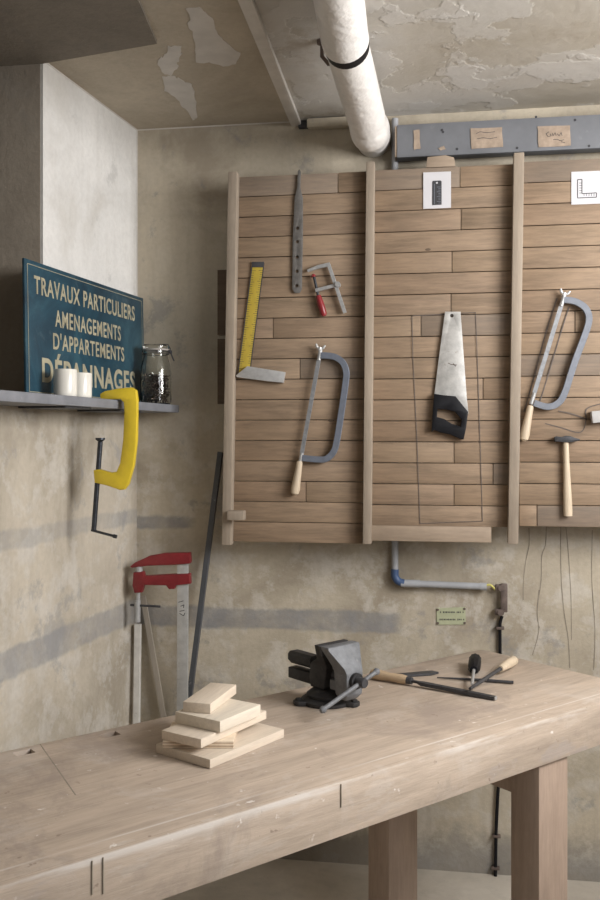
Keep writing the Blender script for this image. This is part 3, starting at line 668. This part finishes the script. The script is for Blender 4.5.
# sign
sl = WL(26.5, 390, .045); sr = WL(145, 390, .045); s0 = -sl.dot(LU); s1 = -sr.dot(LU); SL = s0 - s1
zt = WL(22.5, 258, .03).z; SH = zt - SHZ - .001
t = thing('shop_sign', 'weathered blue sign with cream capital lettering leaning on the grey shelf', 'sign', tuple(Lw(s0, .045, SHZ + .001)), 0)
lean = math.asin(.008 / SH)
t.rotation_euler = (Matrix.Rotation(LR + R(90), 4, 'Z') @ Matrix.Rotation(-lean, 4, 'X')).to_euler()   # local x along the wall away from camera, z up, -y into the room
obj('panel', box((SL / 2, .004, SH / 2), (SL, .008, SH), 0, .001), M['sign'], t)
bw = []
for (a, b) in (((.016, .014), (.016, SH - .014)), ((.016, SH - .014), (SL - .016, SH - .014)), ((SL - .016, SH - .014), (SL - .016, .014)), ((.016, .014), (SL - .016, .014))):
    bw.append(tube([(a[0], -.0006, a[1]), (b[0], -.0006, b[1])], .0010, 4, rsec(1, .25)))
obj('border_line', bw, M['signtext'], t)
def signpx(px, py):
    """where a pixel of the photograph falls on the sign"""
    m = Matrix.Translation(t.location) @ t.rotation_euler.to_matrix().to_4x4(); mi = m.inverted()
    o = mi @ CAM; r = mi.to_3x3() @ ray(px, py); k = -o.y / r.y; return o + r * k
lines = [('TRAVAUX PARTICULIERS', (34, 295), (134.5, 319), (34, 278), .0015), ('AMENAGEMENTS', (55, 326.5), (120.5, 340.5), (55.5, 310.5), .0012), ("D'APPARTEMENTS", (53, 348), (124, 362), (53, 332.5), .0012), ('DÉPANNAGES', (42, 379), (135, 393), (42, 356.5), .003)]
tx = []
for body, pl, pr, pt, off in lines:
    a, b, c = signpx(*pl), signpx(*pr), signpx(*pt); hgt = c.z - a.z; wid = b.x - a.x
    bm = text_bm(body, 1.0, .001); xs = [v.co.x for v in bm.verts]; ys = [v.co.y for v in bm.verts if v.co.x < .55]
    capb, capt = min(ys), max(ys); bm.free()
    size = hgt / (capt - capb)
    bm = text_bm(body, size, .0012, off, sp=1.12); xs = [v.co.x for v in bm.verts]
    bmesh.ops.scale(bm, vec=(wid / (max(xs) - min(xs)), 1, 1), verts=bm.verts)
    mn = min(v.co.x for v in bm.verts)
    bmesh.ops.translate(bm, vec=(a.x - mn, a.z if False else 0, 0), verts=bm.verts)
    bmesh.ops.transform(bm, matrix=Matrix.Translation((0, -.0008, (a.z + b.z) / 2)) @ Matrix.Rotation(R(90), 4, 'X'), verts=bm.verts)
    obj('lettering', bm, M['signtext'], t)

# mugs
def mug(s, d, label, hr, rz):
    p = Lw(s, d, SHZ + .001); t = thing('cup', label, 'cup', tuple(p), rz, 'cream cups on the shelf')
    h = .086 * hr; r = .036
    obj('body', lathe([(0, 0), (r * .86, 0), (r * .97, .004), (r, .012), (r, h - .003), (r - .0015, h), (r - .0035, h - .002), (r - .004, .01), (r * .7, .006), (0, .006)], 40), M['cup'], t)
m1 = WL(64.5, 390, .115); m2 = WL(74.5, 390, .10)
mug(-m1.dot(LU), .118, 'cream cup in front of the blue sign, the nearer one at the left', 1.0, R(140))
mug(-m2.dot(LU) - .04, .10, 'cream cup in front of the blue sign, half hidden behind another cup', .97, R(60))

# preserving jar with nails
jp = WL(154.5, 395, .118); js = -jp.dot(LU)
t = thing('glass_jar', 'clip-top glass jar of rusty nails at the corner end of the shelf', 'jar', tuple(Lw(js, .124, SHZ + .001)), 0)
JR = .059
obj('glass_body', lathe([(0, 0), (JR * .9, 0), (JR * .99, .006), (JR, .015), (JR, .12), (JR * .96, .145), (JR * .82, .172), (JR * .76, .185), (JR * .78, .198), (JR * .78, .204),
                         (JR * .78 - .004, .204), (JR * .76 - .004, .186), (JR * .82 - .004, .172), (JR * .96 - .004, .143), (JR - .004, .118), (JR - .004, .016), (JR * .85, .006), (0, .006)], 40), M['glass'], t)
obj('gasket', lathe([(JR * .70, .2045), (JR * .86, .2045), (JR * .86, .2105), (JR * .70, .2105)], 40, True), M['rubber'], t)
obj('glass_lid', lathe([(0, .211), (JR * .87, .211), (JR * .88, .216), (JR * .86, .224), (JR * .6, .227), (JR * .55, .222), (0, .222)], 40), M['glass'], t)
rr = JR * .8 + .0025
wire = [tube([(rr * math.cos(i * math.pi / 15), rr * math.sin(i * math.pi / 15), .192) for i in range(31)], .0016, 6, up=(0, 0, 1)),
        tube([(rr, 0, .192), (rr + .008, 0, .212), (rr - .002, .0, .229)], .0016, 6, up=(0, 1, 0)),
        tube([(-rr, 0, .192), (-rr - .006, 0, .212), (-rr + .004, 0, .229), (0, 0, .2295), (rr - .002, 0, .229)], .0016, 6, up=(0, 1, 0)),
        tube([(rr + .004, 0, .205), (rr + .012, 0, .188), (rr + .022, 0, .165)], .0028, 8, up=(0, 1, 0)), box((rr + .006, 0, .2), (.012, .02, .012), 0, .002)]
obj('wire_clip', wire, M['darksteel'], t)
nb = []
for i in range(260):
    a = random.uniform(0, 6.28); r = (JR - .012) * math.sqrt(random.random()); z = .012 + random.uniform(0, .098)
    d = Vector((random.gauss(0, 1), random.gauss(0, 1), random.gauss(0, .7))).normalized() * random.uniform(.012, .018)
    c = Vector((r * math.cos(a), r * math.sin(a), z)); p, q = c - d, c + d
    for v in (p, q):
        k = math.hypot(v.x, v.y)
        if k > JR - .0065: v.x *= (JR - .0065) / k; v.y *= (JR - .0065) / k
        v.z = max(v.z, .0085)
    nb.append(tube([p, p.lerp(q, .88), p.lerp(q, .881), q], [.0016, .0016, .0036, .0036], 6))
jn = obj('nails', nb, M['nail'], loc=tuple(Lw(js, .124, SHZ + .001)), kind='stuff'); tag(jn, 'heap of rusty nails and screws filling the lower half of the glass jar', 'nails')

# yellow G clamp gripping the shelf
gy = Lw(-WL(118, 398, SD).dot(LU), SD, 0).y
G = lambda px, py: Wy(px, py, gy)
c = G(120, 395); c = Vector((c.x, gy, SHZ + .001))
t = thing('g_clamp', 'yellow cast G clamp hung over the front edge of the shelf', 'clamp', tuple(c))
J = lambda px, py: (G(px, py).x - c.x, G(px, py).z - c.z)
ob = J(0, 0); zsh = 0.0
out = [J(101, 394), J(106, 391), J(120, 388.5), J(133, 387.5), J(136.8, 390.5), J(138, 400), J(137.4, 440), J(134.5, 465), J(129, 484), J(125, 489.5), J(121, 490), J(108, 485.5), J(95.5, 482.5), J(94.5, 470), J(100.5, 469.2), J(112, 472.5), J(117.5, 471.5), J(121, 463), J(124, 440), J(125.2, 412), J(124.5, 402.5)]
zlow = max(0.0005, 0)
out += [(J(121.5, 401)[0], .0006), (J(101.5, 400)[0], .0006)]
out = [(u, v) if i < 20 else (u, v) for i, (u, v) in enumerate(out)]
obj('frame', plate([out], .024, .004, -.012), M['yellow'], t)
s0_, s1_ = J(100.3, 442), J(93.8, 530)
obj('screw', tube([(s0_[0], 0, s0_[1]), (s1_[0], 0, s1_[1])], .0085, 12), M['screw'], t)
obj('swivel_pad', lathe([(0, 0), (.006, 0), (.008, .006), (.016, .012), (.016, .018), (0, .018)], 18, mat=Matrix.Translation((s0_[0], 0, s0_[1] - .004))), M['screw'], t)
h0, h1_ = J(90.5, 530.5), J(116, 536)
obj('tommy_bar', [tube([(h0[0], 0.01, h0[1]), (h1_[0], -.01, h1_[1])], .0045, 10), lathe([(0, -.006), (.0065, -.006), (.0065, .006), (0, .006)], 12, mat=along((h1_[0], -.01, h1_[1]), (h1_[0] + .1, -.018, h1_[1] - .02)))], M['screw'], t)

# ------------------------------------------------------------------ things leaning in the corner
yk = -.13
K = lambda px, py, y=yk: Wy(px, py, y)
c = K(182, 720); t = thing('bar_clamp', 'large red and silver bar clamp standing in the corner behind the bench', 'clamp', (c.x - .006, yk, 0)); o = t.location
Q = lambda px, py: (K(px, py).x - o.x, K(px, py).z)
b0, b1 = Q(178.5, 730), Q(188, 562); xb = (Q(176.4, 700)[0] + Q(187, 700)[0]) / 2
xt = (Q(177.5, 565)[0] + Q(188.5, 565)[0]) / 2
obj('bar', prism([(xb - .02, .001), (xb + .022, .001), (xt + .021, b1[1]), (xt - .021, b1[1])], -.006, .006, 'y', .001), M['barsteel'], t)
obj('bar_marking', [tube([(Q(a, b)[0], -.0064, Q(a, b)[1]), (Q(c_, d_)[0], -.0064, Q(c_, d_)[1])], .0012, 4, rsec(1, .3)) for a, b, c_, d_ in ((179, 602, 184, 600.5), (181, 606, 184.5, 604.5), (184.5, 604.5, 184, 607.5), (180, 611, 185, 610), (180, 613, 184, 615.5), (184, 615.5, 185.5, 612.5))], M['ink'], t)
obj('fixed_jaw', plate([[Q(*p) for p in ((131, 566), (136, 562), (147, 557), (150, 555.5), (165, 552.8), (190.5, 552.2), (191.3, 561), (190.5, 563.2), (176, 564.5), (160, 565), (148, 565.5), (133, 567.5))]], .03, .004, -.015), M['red'], t)
obj('sliding_jaw', [plate([[Q(*p) for p in ((134.5, 572), (144, 571), (145, 575.5), (160, 574.5), (190.5, 573), (191, 583.3), (176.5, 585), (175, 588.5), (170, 588.8), (167, 585), (145, 584.5), (142.5, 592), (135.5, 592.5), (133.5, 585))]], .034, .005, -.017)], M['red'], t)
s_ = Q(139, 570); e_ = Q(137.3, 622)
obj('screw', [tube([(s_[0], 0, Q(139, 566.8)[1]), (e_[0], 0, e_[1])], [.0085, .0085], 12), tube([(s_[0], 0, Q(139, 571.5)[1]), (s_[0], 0, Q(139, 566.3)[1])], .014, 14), tube([(Q(137.6, 610)[0], 0, Q(137, 600)[1]), (e_[0], 0, e_[1])], .012, 12)], M['steel'], t)
obj('tommy_bar', tube([(Q(130.5, 605)[0], 0, Q(130.5, 605)[1]), (Q(160.5, 606.5)[0], 0, Q(160, 606.5)[1])], .0045, 8), M['darksteel'], t)
def leaning(name, label, cat, top, bot, y0, y1, r, mat, sec=None, up=(0, -1, 0)):
    a = Wy(*top, y1); b = Wy(*bot, y0); k = (b.z - .012) / (a.z - b.z); g = b + (b - a) * k      # down to the floor
    g.y = b.y; o_ = thing(name, label, cat, (g.x, g.y, 0)); base = Vector((g.x, g.y, 0))
    obj('shaft', tube([g - base, a - base], r, 12, sec, up), M[mat], o_); return o_
leaning('splattered_stick', 'pale paint-splattered stick leaning in the corner under the red clamp', 'stick', (138, 624), (134.5, 722), -.10, -.055, 1.0, 'stick', rsec(.0125, .009))
leaning('thin_lath', 'thin pale wooden lath leaning behind the red clamp', 'lath', (143, 596), (163, 718), -.035, -.016, 1.0, 'lath', rsec(.0105, .004))
leaning('steel_bar', 'long grey steel bar leaning from floor to left side of the tool board', 'steel bar', (220.5, 452), (187, 703), -.10, -.025, 1.0, 'anglebar', rsec(.0105, .009))

# ------------------------------------------------------------------ workbench
BT = .88
A = Wz(481, 649, BT); Bp = Wz(0, 752, BT)
bd = (A - Bp); bd.z = 0; bd.normalize(); bang = math.atan2(bd.y, bd.x); bn = Vector((-bd.y, bd.x, 0))
Cf = Wz(0, 887, BT); Df = Wz(600, 703, BT)
Wn = ((Cf - A).dot(bn) + (Df - A).dot(bn)) / 2        # front edge, negative
bench = thing('workbench', 'long worn pale beech workbench standing diagonally across the corner', 'workbench', (A.x, A.y, 0), bang)
def BL(px, py, z=BT):                                   # pixel on a level of the bench, in the bench's own frame
    p = Wz(px, py, z) - A; return (p.dot(bd), p.dot(bn))
LEN = 2.16; TH = .119
def quad(c, lx, ly): return [(c[0] - lx, c[1] - ly), (c[0] + lx, c[1] - ly), (c[0] + lx, c[1] + ly), (c[0] - lx, c[1] + ly)]
k0, k1 = BL(40, 744), BL(75.5, 795); kd = Vector((k1[0] - k0[0], k1[1] - k0[1])).normalized(); kn = Vector((-kd.y, kd.x)) * .0012
kerf = [(k0[0] + kn.x, k0[1] + kn.y), (k1[0] + kn.x, k1[1] + kn.y), (k1[0] - kn.x, k1[1] - kn.y), (k0[0] - kn.x, k0[1] - kn.y)]
outl = [(-LEN, Wn), (-1.2, Wn + .001), (-.6, Wn - .0005), (.0, Wn), (0.0, -.02), (-.02, 0), (-LEN, 0)]
top = obj('bench_top', prism(outl, BT - TH, BT, 'z', .0035), M['bench'], bench)
cut = obj('cutter', [box((h[0], min(h[1], -.034), BT), (.045, .032, .06)) for h in (BL(24, 752.5), BL(110, 734.5))], M['bench'], bench)
bo = top.modifiers.new('holes', 'BOOLEAN'); bo.operation = 'DIFFERENCE'; bo.object = cut; bo.solver = 'EXACT'
dg = bpy.context.evaluated_depsgraph_get(); dg.update()
me = bpy.data.meshes.new_from_object(top.evaluated_get(dg)); top.modifiers.clear(); top.data = me; me.name = 'bench_top'
bpy.data.objects.remove(cut)
me.shade_smooth(); me.set_sharp_from_angle(angle=R(38))
kc = ((k0[0] + k1[0]) / 2, (k0[1] + k1[1]) / 2); kL = math.hypot(k1[0] - k0[0], k1[1] - k0[1])
obj('saw_cut', box((kc[0], kc[1], BT - .0048), (kL, .0028, .01), math.atan2(kd.y, kd.x)), M['crack'], bench)
def leg(x, y, name='leg'):
    return obj(name, box((x, y, (BT - TH) / 2), (.125, .095, BT - TH - .001), 0, .003), M['benchleg'], bench)
f1 = BL(538, 764, BT - TH)
lx = f1[0] + .0625; ly = Wn + .0475 + .012
leg(lx, ly); leg(lx - .045, ly + .53); leg(-LEN + .25, ly); leg(-LEN + .25, ly + .53)
for x in (lx, -LEN + .25): obj('rail', box((x - .02, ly + .265, BT - TH - .0565), (.05, .43, .11), 0, .002), M['benchleg'], bench)
def edge_x(px):                               # where the front edge passes that column
    lo, hi = -LEN, .3
    for _ in range(40):
        m = (lo + hi) / 2; v = A + bd * m + bn * Wn - CAM
        if CX + F * v.dot(RIGHT) / v.dot(FWD) < px: lo = m
        else: hi = m
    return lo
for px, hh in ((341, .05), (103, .065), (92, .06)):
    obj('saw_cut', box((edge_x(px), Wn - .0002, BT - .004 - hh / 2), (.0022, .003, hh)), M['crack'], bench)

# ------------------------------------------------------------------ stack of offcuts
def block(name, label, z, th, corner, left, right, mat, g='wood offcuts stacked on the bench', wt=.5):
    c = Wz(*corner, z); l = Wz(*left, z); r = Wz(*right, z)
    u = r - c; v = l - c; Lr, Ll = u.length, v.length; au = math.atan2(u.y, u.x); av = math.atan2(v.y, v.x) - R(90)
    dl = (av - au + math.pi) % (2 * math.pi) - math.pi; yw = au + dl * wt
    o = thing(name, label, 'wood offcut', (c.x, c.y, z), yw, g)
    obj('board', box((Lr / 2, Ll / 2, th / 2), (Lr, Ll, th), 0, .0012), M[mat], o)
z = BT + .0006
block('wood_offcut', 'widest wood offcut at the bottom of the stack on the bench', z, .021, (210, 769), (157, 752.5), (282.5, 737), 'pine3'); z += .0215
block('wood_offcut', 'striped plywood offcut second from the bottom of the stack', z, .017, (233.5, 748.5), (161.5, 752), (265.5, 731), 'ply', wt=.75); z += .0175
block('wood_offcut', 'pale wood offcut in the middle of the stack, long edge toward the vise', z, .021, (201, 748.5), (159.5, 740), (271.6, 720), 'pine'); z += .0215
block('wood_offcut', 'square knotty pine offcut second from the top of the stack', z, .027, (220, 733), (173, 723.6), (263.5, 716), 'pine2'); z += .0275
block('wood_offcut', 'small narrow wood offcut on top of the stack', z, .024, (210.4, 714), (183.4, 711.2), (234, 693.5), 'pine')

# ------------------------------------------------------------------ bench vise
vc = Wz(327, 702, BT)
adir = (RIGHT * .65 - FWD * .76).normalized()
t = thing('bench_vise', 'dark cast iron bench vise with a swivel base standing on the workbench', 'vise', (vc.x, vc.y, BT + .0005), math.atan2(adir.y, adir.x))
def loft(secs):                              # boxes stacked in z: (z, x0, x1, half width)
    bm = bmesh.new(); rg = []
    for z_, x0, x1, h in secs: rg.append([bm.verts.new((x0, -h, z_)), bm.verts.new((x1, -h, z_)), bm.verts.new((x1, h, z_)), bm.verts.new((x0, h, z_))])
    for p, q in zip(rg, rg[1:]):
        for k in range(4): bm.faces.new((p[k], p[(k + 1) % 4], q[(k + 1) % 4], q[k]))
    bm.faces.new(rg[0]); bm.faces.new(rg[-1]); bmesh.ops.recalc_face_normals(bm, faces=bm.faces)
    bmesh.ops.bevel(bm, geom=bm.edges[:], offset=.0028, segments=2, profile=.5, affect='EDGES'); return bm
LUG = (R(-110), R(20), R(160))
def lug(a):
    c, s_ = math.cos(a), math.sin(a); f = lambda u, v: (c * u - s_ * v, s_ * u + c * v)
    return prism([f(.045, .024), f(.078, .02), f(.092, .017), f(.099, .009), f(.099, -.009), f(.092, -.017), f(.078, -.02), f(.045, -.024)], .0005, .013, 'z', .002)
obj('base', [lathe([(0, 0), (.072, 0), (.074, .004), (.074, .010), (.064, .017), (0, .017)], 36)] + [lug(a) for a in LUG], M['iron'], t)
for a in LUG: obj('bolt', lathe([(0, .0135), (.009, .0135), (.009, .019), (0, .02)], 6, mat=Matrix.Translation((math.cos(a) * .086, math.sin(a) * .086, 0))), M['iron'], t)
obj('swivel', lathe([(0, .0175), (.056, .0175), (.058, .026), (.048, .034), (.04, .040), (0, .040)], 32), M['iron'], t)
obj('body', [loft([(.041, -.040, .016, .028), (.070, -.048, .018, .026), (.108, -.042, .026, .026), (.128, -.004, .028, .036), (.172, .010, .028, .058)])], M['iron'], t)
obj('slide_bar', tube([(-.156, 0, .104), (-.152, 0, .104), (-.143, 0, .104), (-.049, 0, .104)], [.6, .85, 1, 1], 8, rsec(.021, .018, .5), (0, 0, 1)), M['iron'], t)
obj('slide_bar', box((-.1005, 0, .058), (.101, .036, .032), 0, .003), M['iron'], t)
obj('guide', box((.055, 0, .106), (.05, .014, .014), 0, .002), M['wornsteel'], t)
obj('guide', box((.055, 0, .060), (.05, .036, .028), 0, .003), M['wornsteel'], t)
obj('jaw_plate', box((.0312, 0, .157), (.005, .108, .026), 0, .001), M['darksteel'], t)
obj('jaw_plate', box((.0372, 0, .157), (.005, .108, .026), 0, .001), M['darksteel'], t)
obj('moving_jaw', loft([(.028, .075, .100, .022), (.043, .066, .112, .030), (.104, .062, .114, .031), (.118, .056, .108, .034), (.166, .0405, .072, .060), (.173, .0405, .070, .059)]), M['wornsteel'], t)
obj('screw', tube([(.029, 0, .083), (.118, 0, .083)], .011, 14), M['darksteel'], t)
obj('collar', tube([(.1145, 0, .083), (.124, 0, .083)], .022, 18), M['iron'], t)
obj('hub', tube([(.1245, 0, .083), (.148, 0, .083), (.153, 0, .083)], [.0135, .0145, .012], 16), M['darksteel'], t)
mw = Matrix.Translation(t.location) @ Matrix.Rotation(t.rotation_euler.z, 4, 'Z')
hub = Vector((.138, 0, .083)); hw = mw @ hub; mi = mw.inverted()
def onface(px, py):                          # pixel on the plane x = hub.x of the vise
    o_ = mi @ CAM; r_ = mi.to_3x3() @ ray(px, py); return o_ + r_ * ((hub.x - o_.x) / r_.x)
ha, hb = onface(323, 710), onface(376.5, 672); dv = (hb - ha); ln_ = dv.length; dv.normalize()
tt = (hub - ha).dot(dv); e0 = hub - dv * min(tt, .155); e1 = hub + dv * min(ln_ - tt, .07)
if e0.z < .0105: e0 = hub + (e0 - hub) * ((hub.z - .0105) / (hub.z - e0.z))
obj('handle_bar', tube([e0, e1], .0062, 12), M['wornsteel'], t)
for e in (e0, e1): obj('handle_knob', lathe([(0, -.008), (.006, -.008), (.0095, -.002), (.0095, .004), (.006, .008), (0, .008)], 14, mat=along(e, e + dv)), M['wornsteel'], t)

# ------------------------------------------------------------------ files and screwdriver
def on(px, py, z=0.0): return Wz(px, py, BT + z)
def tool(name, label, cat, p, q):
    c = on(*p); d_ = on(*q) - c
    o = thing(name, label, cat, (c.x, c.y, BT + .0006), math.atan2(d_.y, d_.x)); return o, d_.length
t, Ln = tool('wood_file', 'long half-round file with brown wooden handle lying beside the vise', 'file', (371, 679), (495, 700.5))
hl = Ln * .31
obj('handle', turned((0, 0, .0165), (hl, 0, .0155), [(0, 0), (.0105, 0), (.0155, .06), (.0158, .25), (.0125, .55), (.0145, .85), (.0115, 1), (0, 1)]), M['beech'], t)
obj('ferrule', turned((hl - .004, 0, .0155), (hl + .016, 0, .015), [(0, 0), (.0118, 0), (.0105, 1), (0, 1)]), M['darksteel'], t)
obj('blade', tube([(hl + .01, 0, .015), (hl + .035, 0, .014), (hl + .05, 0, .012), (Ln * .8, 0, .0085), (Ln, 0, .0065)], [.6, .6, 1.0, 1.0, .85], 8, rsec(.0092, .0055), (0, 0, 1)), M['darksteel'], t)
obj('blade_tip', box((Ln + .002, 0, .0065), (.004, .015, .009), 0, .001), M['steel'], t)
t, Ln = tool('round_file', 'round file with pale wooden handle pointing back, crossing another file', 'file', (515, 665), (470, 698))
hl = Ln * .36
obj('handle', turned((0, 0, .0165), (hl, 0, .021), [(0, 0), (.0095, 0), (.0155, .1), (.0158, .4), (.012, .8), (.0105, 1), (0, 1)]), M['lightwood'], t)
obj('blade', tube([(hl, 0, .021), (hl + .03, 0, .022), (Ln * .8, 0, .0245), (Ln, 0, .026)], [.0065, .006, .0058, .0045], 12), M['darksteel'], t)
t, Ln = tool('flat_file', 'dark flat scraper blade lying behind the wooden-handled file', 'scraper', (392, 677), (438, 673.5))
obj('blade', prism([(-.02, -.014), (Ln * .8, -.02), (Ln, -.006), (Ln * .92, .018), (0.0, .014)], 0, .006, 'z', .001), M['darksteel'], t)
t, Ln = tool('needle_file', 'thin dark needle file lying crosswise beyond the other files', 'file', (437, 679), (513.5, 684.5))
obj('blade', tube([(0, 0, .004), (Ln * .3, 0, .0052), (Ln * .6, 0, .0058), (Ln, 0, .0058)], [.0018, .0035, .0048, .0048], 10), M['darksteel'], t)
# screwdriver: handle toward the wall, shaft toward the camera, tip resting on the file
t, Ln = tool('screwdriver', 'screwdriver with black ribbed handle pointing away toward the wall', 'screwdriver', (475, 668), (472, 691))
hl = Ln * .60
flute = [((1 - .09 * (i % 2)) * math.cos(i * math.pi / 10), (1 - .09 * (i % 2)) * math.sin(i * math.pi / 10)) for i in range(20)]
obj('handle', tube([(-.03, 0, .0215), (-.024, 0, .0215), (hl * .2, 0, .021), (hl * .55, 0, .021), (hl * .7, 0, .021)], [.016, .0205, .0205, .0195, .013], 20, flute), M['black'], t)
obj('shaft', tube([(hl * .7, 0, .021), (Ln * .93, 0, .02), (Ln, 0, .0195)], [.005, .005, .0035], 10), M['steel'], t)
